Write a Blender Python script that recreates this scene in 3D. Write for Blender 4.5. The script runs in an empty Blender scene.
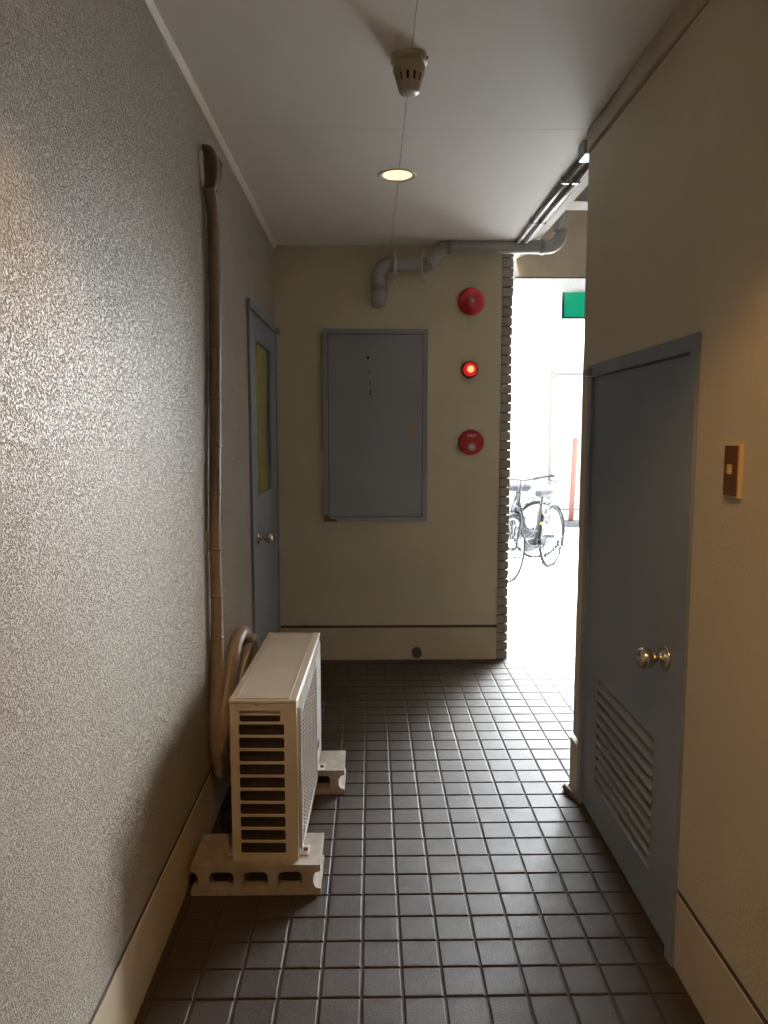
import bpy, bmesh, math, random
from mathutils import Vector, Matrix
random.seed(7)
C = bpy.context.scene.collection
sc = bpy.context.scene
R = math.radians

# ------------------------------------------------------------------ camera, sky, exposure
CAM_H = 1.452
cam = bpy.data.objects.new('camera', bpy.data.cameras.new('camera'))
C.objects.link(cam)
cam.data.sensor_fit = 'VERTICAL'
cam.data.sensor_height = 24.0
cam.data.lens = 24.0 * 746 / 1024
cam.data.clip_start = 0.02
cam.location = (0, 0, CAM_H)
cam.rotation_euler = (R(90 - 6.045), 0, R(-0.99))
sc.camera = cam

SKY = 62.0
world = bpy.data.worlds.new('overcast_sky')
sc.world = world
world.use_nodes = True
wn = world.node_tree.nodes
wn['Background'].inputs[0].default_value = (0.90, 0.96, 1.0, 1)
wn['Background'].inputs[1].default_value = SKY

# wide low sun lamp standing in for sunlit surroundings, shining in through the opening
sl_ = bpy.data.lights.new('low_sun_stand_in', 'SUN')
sl_.energy = 4.0; sl_.angle = R(15); sl_.color = (0.97, 0.98, 1.0)
so_ = bpy.data.objects.new('low_sun_stand_in', sl_); C.objects.link(so_)
SUN_AZ, SUN_EL = 32, 8.5
sd_ = Vector((math.sin(R(SUN_AZ)) * math.cos(R(SUN_EL)), math.cos(R(SUN_AZ)) * math.cos(R(SUN_EL)), math.sin(R(SUN_EL))))
so_.rotation_euler = sd_.to_track_quat('Z', 'Y').to_euler()
so_.location = sd_ * 30

sc.view_settings.view_transform = 'Standard'
sc.view_settings.look = 'None'
sc.view_settings.exposure = 0.0
sc.view_settings.gamma = 1.0
sc.view_settings.use_curve_mapping = False
sc.cycles.use_denoising = True
sc.cycles.max_bounces = 12
sc.cycles.diffuse_bounces = 8
sc.cycles.sample_clamp_indirect = 10

# ------------------------------------------------------------------ materials
def new_mat(name, col, rough=0.5, metal=0.0, spec=0.5):
    m = bpy.data.materials.new(name)
    m.use_nodes = True
    b = m.node_tree.nodes['Principled BSDF']
    b.inputs['Base Color'].default_value = (*col, 1)
    b.inputs['Roughness'].default_value = rough
    b.inputs['Metallic'].default_value = metal
    b.inputs['Specular IOR Level'].default_value = spec
    return m

def nodes(m):
    nt = m.node_tree
    return nt, nt.nodes['Principled BSDF']

def obj_coord(nt):
    # real-world coordinates from the geometry itself, so patterns stay fixed to the place
    g = nt.nodes.new('ShaderNodeNewGeometry')
    return g.outputs['Position']

def noise(nt, vec, scale, detail=4, rough=0.55):
    n = nt.nodes.new('ShaderNodeTexNoise')
    n.inputs['Scale'].default_value = scale
    n.inputs['Detail'].default_value = detail
    n.inputs['Roughness'].default_value = rough
    nt.links.new(vec, n.inputs['Vector'])
    return n

def ramp(nt, fac, stops):
    r = nt.nodes.new('ShaderNodeValToRGB')
    el = r.color_ramp.elements
    while len(el) < len(stops):
        el.new(0.5)
    for e, (p, c) in zip(el, stops):
        e.position = p
        e.color = (*c, 1)
    nt.links.new(fac, r.inputs[0])
    return r

def mottled(name, c0, c1, scale=6, rough=0.5, metal=0.0, bump=0.0, bump_scale=200, bump_dist=0.002, spec=0.5):
    m = new_mat(name, c0, rough, metal, spec)
    nt, b = nodes(m)
    p = obj_coord(nt)
    n = noise(nt, p, scale)
    r = ramp(nt, n.outputs['Fac'], [(0.35, c0), (0.68, c1)])
    nt.links.new(r.outputs[0], b.inputs['Base Color'])
    if bump:
        bn = noise(nt, p, bump_scale, 3)
        bp = nt.nodes.new('ShaderNodeBump')
        bp.inputs['Strength'].default_value = bump
        bp.inputs['Distance'].default_value = bump_dist
        nt.links.new(bn.outputs['Fac'], bp.inputs['Height'])
        nt.links.new(bp.outputs[0], b.inputs['Normal'])
    return m

def stucco(name, c0, c1, grain=235, dist=0.0068, strength=1.0, rough=0.48):
    m = new_mat(name, c0, rough)
    nt, b = nodes(m)
    p = obj_coord(nt)
    n = noise(nt, p, 3.0)
    r = ramp(nt, n.outputs['Fac'], [(0.3, c0), (0.7, c1)])
    nt.links.new(r.outputs[0], b.inputs['Base Color'])
    n1 = noise(nt, p, grain, 4, 0.6)
    rr = ramp(nt, n1.outputs['Fac'], [(0.30, (0, 0, 0)), (0.52, (1, 1, 1))])
    bp = nt.nodes.new('ShaderNodeBump')
    bp.inputs['Strength'].default_value = strength
    bp.inputs['Distance'].default_value = dist
    nt.links.new(rr.outputs[0], bp.inputs['Height'])
    nt.links.new(bp.outputs[0], b.inputs['Normal'])
    return m

def glow(name, col, strength):
    m = new_mat(name, (0.006, 0.006, 0.006), 0.6, 0, 0.08)
    nt, b = nodes(m)
    b.inputs['Emission Color'].default_value = (*col, 1)
    b.inputs['Emission Strength'].default_value = strength
    return m

M = {}
M['stucco'] = stucco('cream_stucco', (0.44, 0.41, 0.345), (0.49, 0.46, 0.39))
M['stucco_soft'] = stucco('cream_stucco_soft', (0.54, 0.47, 0.345), (0.58, 0.51, 0.38), grain=110, dist=0.002, strength=0.5, rough=0.55)
M['plaster'] = mottled('cream_paint', (0.54, 0.48, 0.335), (0.60, 0.54, 0.385), 2.2, 0.6, bump=0.15, bump_scale=120)
M['plinth'] = mottled('cream_plinth_paint', (0.46, 0.40, 0.28), (0.55, 0.48, 0.35), 3.0, 0.6, bump=0.2, bump_scale=90)
M['groove'] = new_mat('dark_groove', (0.08, 0.06, 0.045), 0.8)
M['ceiling'] = mottled('ceiling_board_paint', (0.82, 0.815, 0.785), (0.86, 0.855, 0.825), 1.4, 0.6)
M['ceiling_trim'] = new_mat('white_trim', (0.74, 0.71, 0.64), 0.5)
M['concrete'] = mottled('grey_concrete', (0.30, 0.28, 0.25), (0.44, 0.42, 0.38), 8, 0.85, bump=0.4, bump_scale=150)
M['darkened_aggregate'] = mottled('darkened_aggregate', (0.05, 0.048, 0.044), (0.13, 0.125, 0.118), 90, 0.85, bump=0.6)
M['aggregate'] = mottled('rough_aggregate', (0.45, 0.43, 0.40), (0.80, 0.79, 0.76), 110, 0.8, bump=0.9, bump_scale=170, bump_dist=0.006)
M['brown_wall'] = mottled('unseen_dark_wall', (0.07, 0.055, 0.045), (0.09, 0.07, 0.06), 4, 0.7)  # dark so the unseen outside walls send little light back
M['white_wall'] = mottled('white_painted_wall', (0.55, 0.55, 0.54), (0.60, 0.60, 0.59), 2, 0.7)
M['tan'] = mottled('tan_render', (0.44, 0.38, 0.29), (0.52, 0.45, 0.35), 4, 0.7, bump=0.3)
M['steel'] = mottled('blue_grey_steel_paint', (0.20, 0.235, 0.285), (0.235, 0.27, 0.315), 1.6, 0.42)
M['panel_steel'] = mottled('grey_steel_paint', (0.25, 0.265, 0.29), (0.29, 0.305, 0.33), 2.0, 0.42)
M['chrome'] = new_mat('worn_chrome', (0.72, 0.66, 0.56), 0.22, 1.0)
M['brass'] = new_mat('dull_brass', (0.35, 0.30, 0.17), 0.4, 0.8)
M['black'] = new_mat('black_plastic', (0.006, 0.006, 0.007), 0.6, 0, 0.2)
M['dark'] = new_mat('dark_interior', (0.025, 0.022, 0.02), 0.9)
M['ac'] = mottled('ivory_appliance_paint', (0.53, 0.485, 0.40), (0.46, 0.41, 0.32), 4.5, 0.42)
M['ac_grille'] = new_mat('pale_grille_paint', (0.50, 0.495, 0.47), 0.38)
M['coil'] = mottled('dusty_condenser_fins', (0.028, 0.017, 0.011), (0.045, 0.028, 0.018), 40, 0.7)
M['block'] = mottled('weathered_concrete_block', (0.24, 0.215, 0.175), (0.36, 0.325, 0.27), 14, 0.9, bump=0.6, bump_scale=220)
M['tape'] = mottled('brown_vinyl_tape', (0.235, 0.195, 0.145), (0.285, 0.24, 0.185), 12, 0.42)
M['tape_light'] = mottled('beige_vinyl_tape', (0.27, 0.215, 0.16), (0.34, 0.275, 0.21), 12, 0.38)
M['putty'] = mottled('grey_brown_sealing_putty', (0.105, 0.075, 0.065), (0.15, 0.11, 0.10), 20, 0.3)
M['white_plastic'] = new_mat('white_plastic', (0.68, 0.65, 0.58), 0.4)
M['pvc'] = mottled('grey_pvc', (0.29, 0.29, 0.28), (0.34, 0.34, 0.325), 5, 0.35)
M['pvc_dark'] = new_mat('grey_pvc_collar', (0.25, 0.25, 0.245), 0.35)
M['stub'] = new_mat('grimy_pipe', (0.07, 0.065, 0.06), 0.5)
M['plate_pink'] = new_mat('faded_pink_plate', (0.50, 0.27, 0.25), 0.5)
M['red'] = mottled('red_enamel', (0.40, 0.012, 0.02), (0.46, 0.02, 0.028), 9, 0.4)
M['red_dark'] = new_mat('dark_red_plastic', (0.20, 0.008, 0.01), 0.4)
M['grey_metal'] = new_mat('grey_metal', (0.42, 0.40, 0.37), 0.4, 0.6)
M['detector'] = new_mat('aged_ivory_plastic', (0.40, 0.345, 0.25), 0.35)
M['lamp_ring'] = new_mat('white_lamp_ring', (0.72, 0.68, 0.58), 0.35)
M['switch_brown'] = new_mat('brown_switch_plate', (0.14, 0.05, 0.014), 0.35)
M['switch_edge'] = new_mat('cream_switch_edge', (0.62, 0.47, 0.22), 0.4)
M['conduit'] = new_mat('grey_brown_conduit', (0.16, 0.14, 0.12), 0.3)
M['stop'] = new_mat('brown_rubber', (0.13, 0.075, 0.06), 0.5)
M['rust'] = mottled('rust', (0.14, 0.065, 0.02), (0.22, 0.11, 0.04), 60, 0.9)
M['mark'] = new_mat('black_mark', (0.012, 0.012, 0.012), 0.7)
M['lamp_glow'] = glow('warm_bulb', (1.0, 0.70, 0.38), 1.9)
M['lens_red'] = glow('lit_red_lens', (1.0, 0.03, 0.025), 0.62)
M['lens_core'] = glow('lit_red_lens_core', (1.0, 0.25, 0.10), 2.6)
M['sign_green'] = glow('lit_green_sign', (0.0, 0.37, 0.19), 1.0)
M['sign_white'] = glow('lit_white_sign', (0.8, 1.0, 0.9), 1.2)
M['sign_case'] = new_mat('sign_case_grey', (0.012, 0.014, 0.013), 0.4)
M['chain_guard'] = new_mat('grey_bike_paint', (0.009, 0.009, 0.010), 0.7, 0, 0.15)
M['bike_dark'] = new_mat('dark_bike_paint', (0.004, 0.004, 0.005), 0.7, 0, 0.12)
M['rubber'] = new_mat('tyre_rubber', (0.004, 0.004, 0.004), 0.8, 0, 0.1)
M['bike_steel'] = new_mat('dull_bike_steel', (0.009, 0.009, 0.010), 0.6, 0, 0.2)
M['rim'] = new_mat('bright_rim', (0.05, 0.05, 0.052), 0.4, 0, 0.5)
M['yellow'] = new_mat('yellow_green_sticker', (0.16, 0.18, 0.01), 0.5)
M['wicker'] = new_mat('tan_wire_lock', (0.20, 0.11, 0.03), 0.5)
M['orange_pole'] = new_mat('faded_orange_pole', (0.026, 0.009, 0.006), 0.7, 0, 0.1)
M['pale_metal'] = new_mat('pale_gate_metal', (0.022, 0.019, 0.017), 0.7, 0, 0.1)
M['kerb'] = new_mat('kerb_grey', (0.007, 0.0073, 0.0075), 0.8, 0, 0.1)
M['sunlit_paving'] = mottled('sunlit_pale_paving', (0.74, 0.74, 0.73), (0.80, 0.80, 0.79), 1.5, 0.8)
M['street'] = mottled('street_paving', (0.11, 0.11, 0.11), (0.14, 0.14, 0.135), 1.0, 0.8)

def tile_wall_mat(name, c0, c1, line, pitch):
    m = new_mat(name, c0, 0.5)
    nt, b = nodes(m)
    p = obj_coord(nt)
    sp = nt.nodes.new('ShaderNodeSeparateXYZ'); nt.links.new(p, sp.inputs[0])
    mth = nt.nodes.new('ShaderNodeMath'); mth.operation = 'DIVIDE'; mth.inputs[1].default_value = pitch
    nt.links.new(sp.outputs['Z'], mth.inputs[0])
    fr = nt.nodes.new('ShaderNodeMath'); fr.operation = 'FRACT'; nt.links.new(mth.outputs[0], fr.inputs[0])
    r = ramp(nt, fr.outputs[0], [(0.0, line), (0.16, line), (0.20, c0), (1.0, c1)])
    r.color_ramp.interpolation = 'LINEAR'
    nt.links.new(r.outputs[0], b.inputs['Base Color'])
    return m
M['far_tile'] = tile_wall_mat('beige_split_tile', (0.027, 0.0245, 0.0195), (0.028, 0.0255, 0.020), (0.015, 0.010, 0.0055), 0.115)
M['column_tile'] = mottled('brown_grey_column_tile', (0.26, 0.225, 0.18), (0.34, 0.30, 0.25), 30, 0.5)
M['mortar'] = new_mat('mortar', (0.10, 0.085, 0.065), 0.9)

# floor tiles: brown-grey unglazed tile with a fine grain; a grimy smudge by the doorway
def floor_mat():
    m = new_mat('brown_grey_floor_tile', (0.12, 0.11, 0.10), 0.42, spec=0.21)
    nt, b = nodes(m)
    p = obj_coord(nt)
    n = noise(nt, p, 2.5)
    r = ramp(nt, n.outputs['Fac'], [(0.3, (0.042, 0.031, 0.024)), (0.7, (0.058, 0.045, 0.036))])
    # smudge
    d = nt.nodes.new('ShaderNodeVectorMath'); d.operation = 'DISTANCE'
    d.inputs[1].default_value = (1.10, 5.10, 0.0)
    nt.links.new(p, d.inputs[0])
    n2 = noise(nt, p, 25)
    ad = nt.nodes.new('ShaderNodeMath'); ad.operation = 'MULTIPLY_ADD'
    ad.inputs[1].default_value = 0.09; nt.links.new(n2.outputs['Fac'], ad.inputs[0]); nt.links.new(d.outputs['Value'], ad.inputs[2])
    sm = ramp(nt, ad.outputs[0], [(0.06, (1, 1, 1)), (0.11, (0, 0, 0))])
    mx = nt.nodes.new('ShaderNodeMix'); mx.data_type = 'RGBA'
    nt.links.new(sm.outputs[0], mx.inputs['Factor'])
    nt.links.new(r.outputs[0], mx.inputs['A'])
    mx.inputs['B'].default_value = (0.012, 0.011, 0.010, 1)
    nt.links.new(mx.outputs['Result'], b.inputs['Base Color'])
    bn = noise(nt, p, 330, 2)
    bp = nt.nodes.new('ShaderNodeBump'); bp.inputs['Strength'].default_value = 0.8; bp.inputs['Distance'].default_value = 0.002
    nt.links.new(bn.outputs['Fac'], bp.inputs['Height'])
    nt.links.new(bp.outputs[0], b.inputs['Normal'])
    return m
M['floor'] = floor_mat()
M['grout'] = new_mat('dark_grout', (0.030, 0.022, 0.016), 0.75)

def curtain_glass():
    m = new_mat('yellow_figured_glass', (0.3, 0.28, 0.03), 0.18)
    nt, b = nodes(m)
    p = obj_coord(nt)
    n = noise(nt, p, 2.2, 2)
    sp = nt.nodes.new('ShaderNodeSeparateXYZ'); nt.links.new(p, sp.inputs[0])
    ad = nt.nodes.new('ShaderNodeMath'); ad.operation = 'MULTIPLY_ADD'; ad.inputs[1].default_value = 0.35
    nt.links.new(n.outputs['Fac'], ad.inputs[0]); nt.links.new(sp.outputs['Y'], ad.inputs[2])
    mr = nt.nodes.new('ShaderNodeMapRange'); mr.inputs[1].default_value = 3.95; mr.inputs[2].default_value = 4.58
    nt.links.new(ad.outputs[0], mr.inputs[0])
    r = ramp(nt, mr.outputs[0], [(0.0, (0.20, 0.18, 0.08)), (0.22, (0.36, 0.31, 0.03)), (0.55, (0.27, 0.30, 0.03)), (0.75, (0.11, 0.125, 0.09))])
    nt.links.new(r.outputs[0], b.inputs['Base Color'])
    return m
M['glass'] = curtain_glass()

# ------------------------------------------------------------------ mesh helpers
class MB:
    def __init__(s):
        s.bm = bmesh.new()
        s.mats = []
        s.mi = 0
    def use(s, mat):
        if mat not in s.mats: s.mats.append(mat)
        s.mi = s.mats.index(mat)
        return s
    def box(s, x0, x1, y0, y1, z0, z1):
        v = [s.bm.verts.new((x, y, z)) for x in (x0, x1) for y in (y0, y1) for z in (z0, z1)]
        for f in ((0, 1, 3, 2), (4, 6, 7, 5), (0, 4, 5, 1), (2, 3, 7, 6), (0, 2, 6, 4), (1, 5, 7, 3)):
            s.bm.faces.new([v[i] for i in f]).material_index = s.mi
        return s
    def quad(s, *pts):
        s.bm.faces.new([s.bm.verts.new(p) for p in pts]).material_index = s.mi
        return s
    def prism(s, pts, d):
        """closed polygon pts (3-D, planar) pushed along vector d"""
        d = Vector(d)
        a = [s.bm.verts.new(p) for p in pts]
        b = [s.bm.verts.new(Vector(p) + d) for p in pts]
        n = len(pts)
        s.bm.faces.new(a[::-1]).material_index = s.mi
        s.bm.faces.new(b).material_index = s.mi
        for i in range(n):
            s.bm.faces.new((a[i], a[(i + 1) % n], b[(i + 1) % n], b[i])).material_index = s.mi
        return s
    def lathe(s, prof, o, axis=(0, 0, 1), seg=32, caps=True):
        """prof: list of (radius, height along the axis)"""
        ax = Vector(axis).normalized()
        u = ax.orthogonal().normalized(); w = ax.cross(u)
        o = Vector(o)
        rings = []
        for r, h in prof:
            if r < 1e-6:
                rings.append([s.bm.verts.new(o + ax * h)])
            else:
                rings.append([s.bm.verts.new(o + ax * h + (u * math.cos(2 * math.pi * i / seg) + w * math.sin(2 * math.pi * i / seg)) * r) for i in range(seg)])
        for a, b in zip(rings, rings[1:]):
            for i in range(seg):
                j = (i + 1) % seg
                if len(a) == 1 and len(b) == 1: continue
                if len(a) == 1: f = (a[0], b[j], b[i])
                elif len(b) == 1: f = (a[i], a[j], b[0])
                else: f = (a[i], a[j], b[j], b[i])
                fc = s.bm.faces.new(f); fc.material_index = s.mi; fc.smooth = True
        if caps:
            if len(rings[0]) > 1: s.bm.faces.new(rings[0][::-1]).material_index = s.mi
            if len(rings[-1]) > 1: s.bm.faces.new(rings[-1]).material_index = s.mi
        return s
    def cyl(s, p0, p1, r, seg=16, r2=None):
        p0, p1 = Vector(p0), Vector(p1)
        d = p1 - p0
        return s.lathe([(r, 0), (r if r2 is None else r2, d.length)], p0, d, seg)
    def tube(s, pts, r, seg=12, smooth=6, closed=False):
        """a round tube along a smoothed path; r is a number or a list (one per control point)"""
        P = [Vector(p) for p in pts]
        n = len(P)
        rad = r if isinstance(r, (list, tuple)) else [r] * n
        path, rr = [], []
        cnt = n if closed else n - 1
        for i in range(cnt):
            if closed:
                p0, p1, p2, p3 = P[(i - 1) % n], P[i], P[(i + 1) % n], P[(i + 2) % n]
            else:
                p0, p1, p2, p3 = P[max(i - 1, 0)], P[i], P[i + 1], P[min(i + 2, n - 1)]
            for k in range(smooth):
                t = k / smooth
                path.append(0.5 * ((2 * p1) + (p2 - p0) * t + (2 * p0 - 5 * p1 + 4 * p2 - p3) * t * t + (3 * p1 - p0 - 3 * p2 + p3) * t ** 3))
                rr.append(rad[i] * (1 - t) + rad[(i + 1) % n] * t)
        if not closed:
            path.append(P[-1]); rr.append(rad[-1])
        m = len(path)
        def tan(i):
            if closed: return (path[(i + 1) % m] - path[(i - 1) % m]).normalized()
            return (path[min(i + 1, m - 1)] - path[max(i - 1, 0)]).normalized()
        u = tan(0).orthogonal().normalized()
        rings = []
        for i in range(m):
            t = tan(i)
            u = (u - t * u.dot(t)).normalized()
            w = t.cross(u)
            rings.append([s.bm.verts.new(path[i] + (u * math.cos(2 * math.pi * k / seg) + w * math.sin(2 * math.pi * k / seg)) * rr[i]) for k in range(seg)])
        pairs = list(zip(rings, rings[1:]))
        for a, b in pairs:
            for k in range(seg):
                f = s.bm.faces.new((a[k], a[(k + 1) % seg], b[(k + 1) % seg], b[k])); f.smooth = True; f.material_index = s.mi
        if closed:
            a, b = rings[-1], rings[0]
            # match the twist that builds up round the loop
            off = min(range(seg), key=lambda q: (a[0].co - b[q].co).length)
            for k in range(seg):
                f = s.bm.faces.new((a[k], a[(k + 1) % seg], b[(k + 1 + off) % seg], b[(k + off) % seg])); f.smooth = True; f.material_index = s.mi
        else:
            s.bm.faces.new(rings[0][::-1]).material_index = s.mi
            s.bm.faces.new(rings[-1]).material_index = s.mi
        return s
    def ball(s, o, r, sx=1, sy=1, sz=1, seg=20):
        ret = bmesh.ops.create_uvsphere(s.bm, u_segments=seg, v_segments=seg // 2, radius=r)
        for v in ret['verts']:
            v.co = Vector((v.co.x * sx, v.co.y * sy, v.co.z * sz)) + Vector(o)
        fs = {f for v in ret['verts'] for f in v.link_faces}
        for f in fs: f.smooth = True; f.material_index = s.mi
        return s
    def mesh(s, me, mtx):
        n0 = len(s.bm.verts)
        s.bm.from_mesh(me)
        s.bm.verts.ensure_lookup_table()
        nv = s.bm.verts[n0:]
        bmesh.ops.transform(s.bm, matrix=mtx, verts=list(nv))
        for v in nv:
            for f in v.link_faces: f.material_index = s.mi
        return s
    def build(s, name, mat=None, parent=None, at=None, bevel=0.0, seg=2, root=None):
        """one mesh object; coordinates are given in the place's own frame"""
        org = Vector(at) if at is not None else Vector((0, 0, 0))
        if parent is not None:
            r = parent
            while r.parent: r = r.parent
            org = Vector(r.location)
        bmesh.ops.recalc_face_normals(s.bm, faces=s.bm.faces[:])
        for v in s.bm.verts: v.co -= org
        me = bpy.data.meshes.new(name)
        s.bm.to_mesh(me); s.bm.free()
        for m_ in (s.mats or [mat]): me.materials.append(m_)
        o = bpy.data.objects.new(name, me)
        C.objects.link(o)
        if parent is not None: o.parent = parent
        else: o.location = org
        if bevel:
            b = o.modifiers.new('edge', 'BEVEL'); b.width = bevel; b.segments = seg; b.limit_method = 'ANGLE'; b.angle_limit = R(40)
        return o

def plate(outline, holes, t):
    """a flat plate with holes, in the XY plane, thickness t centred on z = 0"""
    cu = bpy.data.curves.new('plate_outline', 'CURVE')
    cu.dimensions = '2D'; cu.fill_mode = 'BOTH'; cu.extrude = t / 2
    for loop in [outline] + holes:
        sp = cu.splines.new('POLY'); sp.points.add(len(loop) - 1)
        for p, (x, y) in zip(sp.points, loop): p.co = (x, y, 0, 1)
        sp.use_cyclic_u = True
    o = bpy.data.objects.new('plate_outline', cu)
    C.objects.link(o)
    dg = bpy.context.evaluated_depsgraph_get()
    me = bpy.data.meshes.new_from_object(o.evaluated_get(dg))
    bpy.data.objects.remove(o); bpy.data.curves.remove(cu)
    return me

def rrect(x0, x1, y0, y1, r, n=5):
    out = []
    for cx, cy, a0 in ((x1 - r, y1 - r, 0), (x0 + r, y1 - r, 90), (x0 + r, y0 + r, 180), (x1 - r, y0 + r, 270)):
        for k in range(n + 1):
            a = R(a0 + 90 * k / n)
            out.append((cx + r * math.cos(a), cy + r * math.sin(a)))
    return out

def basis(ex, ey, ez, o):
    m = Matrix.Identity(4)
    for i in range(3):
        m[i][0] = ex[i]; m[i][1] = ey[i]; m[i][2] = ez[i]; m[i][3] = o[i]
    return m

def thing(name, label, cat, loc=(0, 0, 0), group=None):
    o = bpy.data.objects.new(name, None); C.objects.link(o)
    o.location = loc; o.empty_display_size = 0.1
    return tag(o, label, cat, group)
def tag(o, label, cat, group=None):
    o['label'] = label; o['category'] = cat; o['kind'] = 'thing'
    if group: o['group'] = group
    return o
def struct(o, label=None, cat=None):
    o['kind'] = 'structure'
    if label: o['label'] = label
    if cat: o['category'] = cat
    return o
def copy_tree(o, parent=None):
    c = o.copy(); C.objects.link(c)
    if parent is not None: c.parent = parent
    for ch in list(o.children): copy_tree(ch, c)
    return c

# ------------------------------------------------------------------ the setting
XL, XR, YB, ZC = -0.59, 0.825, 4.68, 2.585      # inner faces of the corridor
YE = 2.93                                        # where the wall with the louvred door ends
Y0 = -2.6                                        # end of the corridor behind the camera
GZ0, GZ1 = 0.213, 0.231                          # the groove above the plinth

# floor: every tile with bevelled edges over a bed of grout
def make_floor():
    m = MB()
    m.use(M['grout'])
    m.box(XL - 0.3, 5.0, Y0 - 0.2, 6.2, -0.06, -0.0035)
    m.use(M['floor'])
    P, g, bv, b2 = 0.108, 0.0028, 0.0038, 0.0014
    i0, i1 = math.floor((XL + 0.028) / P), math.ceil((4.6 + 0.028) / P)
    j0, j1 = math.floor((Y0 - 1.787) / P), math.ceil((6.2 - 1.787) / P)
    bm = m.bm
    for i in range(i0, i1):
        for j in range(j0, j1):
            x0, y0 = -0.028 + i * P + g, 1.787 + j * P + g
            if x0 > 0.95 and y0 < YE - 0.1: continue
            x1, y1 = x0 + P - 2 * g, y0 + P - 2 * g
            tx, ty = random.uniform(-.0022, .0022), random.uniform(-.0022, .0022)
            def z(x, y): return tx * (x - x0 - P / 2) + ty * (y - y0 - P / 2)
            top = [bm.verts.new((x, y, z(x, y))) for x, y in ((x0 + bv, y0 + bv), (x1 - bv, y0 + bv), (x1 - bv, y1 - bv), (x0 + bv, y1 - bv))]
            mid = [bm.verts.new((x, y, -0.0011)) for x, y in ((x0 + b2, y0 + b2), (x1 - b2, y0 + b2), (x1 - b2, y1 - b2), (x0 + b2, y1 - b2))]
            low = [bm.verts.new((x, y, -0.004)) for x, y in ((x0, y0), (x1, y0), (x1, y1), (x0, y1))]
            bm.faces.new(top).material_index = 1
            for k in range(4):
                bm.faces.new((low[k], low[(k + 1) % 4], mid[(k + 1) % 4], mid[k])).material_index = 1
                bm.faces.new((mid[k], mid[(k + 1) % 4], top[(k + 1) % 4], top[k])).material_index = 1
    return m.build('floor')
struct(make_floor())
st = MB(); st.box(-40, 60, 13.2, 90, -0.3, -0.02); st.box(5.0, 60, 2.0, 13.2, -0.3, -0.02); st.box(-40, XL - 0.3, 5.5, 13.2, -0.3, -0.02)
struct(st.build('ground', M['street']))
st = MB(); st.box(XL - 0.3, 5.0, 6.2, 13.2, -0.06, 0.0)
struct(st.build('ground_sunlit_tone', M['sunlit_paving']))  # ground coloured pale in place of sunlight, bouncing light onto the ceiling

# corridor walls: an upper slab, a dark groove, then the plinth
DL0, DL1, DLZ = 3.635, 4.655, 2.085              # opening of the far door
DR0, DR1, DRZ = 1.895, 2.815, 1.690              # opening of the louvred door
w = MB().use(M['stucco'])
w.box(XL - .16, XL, Y0, DL0, GZ1, ZC + .2); w.box(XL - .16, XL, DL0, YB + .3, DLZ, ZC + .2); w.box(XL - .16, XL, DL1, YB + .3, GZ1, DLZ)
w.use(M['groove']); w.box(XL - .16, XL - .004, Y0, DL0, 0, GZ1); w.box(XL - .16, XL - .004, DL1, YB + .3, 0, GZ1)
w.box(XL - .16, XL - .09, DL0, DL1, -.02, DLZ)
struct(w.build('wall_left'))
w = MB().use(M['plinth']); w.box(XL - .003, XL + .001, Y0, DL0, -.01, GZ0); w.box(XL - .003, XL + .001, DL1, YB, -.01, GZ0)
struct(w.build('baseboard_left', bevel=.002))

w = MB().use(M['stucco_soft'])
w.box(XR, XR + .16, Y0, DR0, GZ1, ZC + .2); w.box(XR, XR + .16, DR1, YE, GZ1, ZC + .2); w.box(XR, XR + .16, DR0, DR1, DRZ, ZC + .2)
w.use(M['brown_wall']); w.box(XR + .16, 3.0, YE - .16, YE, 0, 3.1)
w.use(M['groove']); w.box(XR + .004, XR + .16, Y0, DR0, 0, GZ1); w.box(XR + .012, XR + .16, DR1, YE - .012, 0, GZ1)
w.box(XR + .09, XR + .16, DR0, DR1, -.02, DRZ)
struct(w.build('wall_right'))
w = MB().use(M['plinth']); w.box(XR - .001, XR + .003, Y0, DR0, -.01, GZ0); w.box(XR - .008, XR + .16, DR1 + .012, YE + .008, -.01, GZ0)
struct(w.build('baseboard_right', bevel=.002))

XE = 0.806                                        # plaster ends here, tiled corner beyond
w = MB().use(M['plaster'])
w.box(XL - .1, XE, YB, YB + .3, GZ1 - .004, 2.95)
w.use(M['groove']); w.box(XL - .1, XE, YB + .004, YB + .3, 0, GZ1)
struct(w.build('wall_back'))
w = MB().use(M['plinth']); w.box(XL, XE, YB - .002, YB + .003, -.01, GZ0 - .004)
struct(w.build('baseboard_back', bevel=.002))
w = MB().use(M['mortar']); w.box(XE, .856, YB + .004, YB + .3, 0, 2.56)
w.use(M['column_tile'])
z = .004
while z < 2.53:
    w.box(XE + .001, .873 + random.uniform(-.0015, .0015), YB - .006, YB + .306, z, z + .0505)
    z += .0585
struct(w.build('trim_1', bevel=.0015))
w = MB().use(M['plaster']); w.box(XL - .16, XR + .16, Y0 - .16, Y0, 0, ZC + .2)
struct(w.build('wall_rear'))

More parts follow.
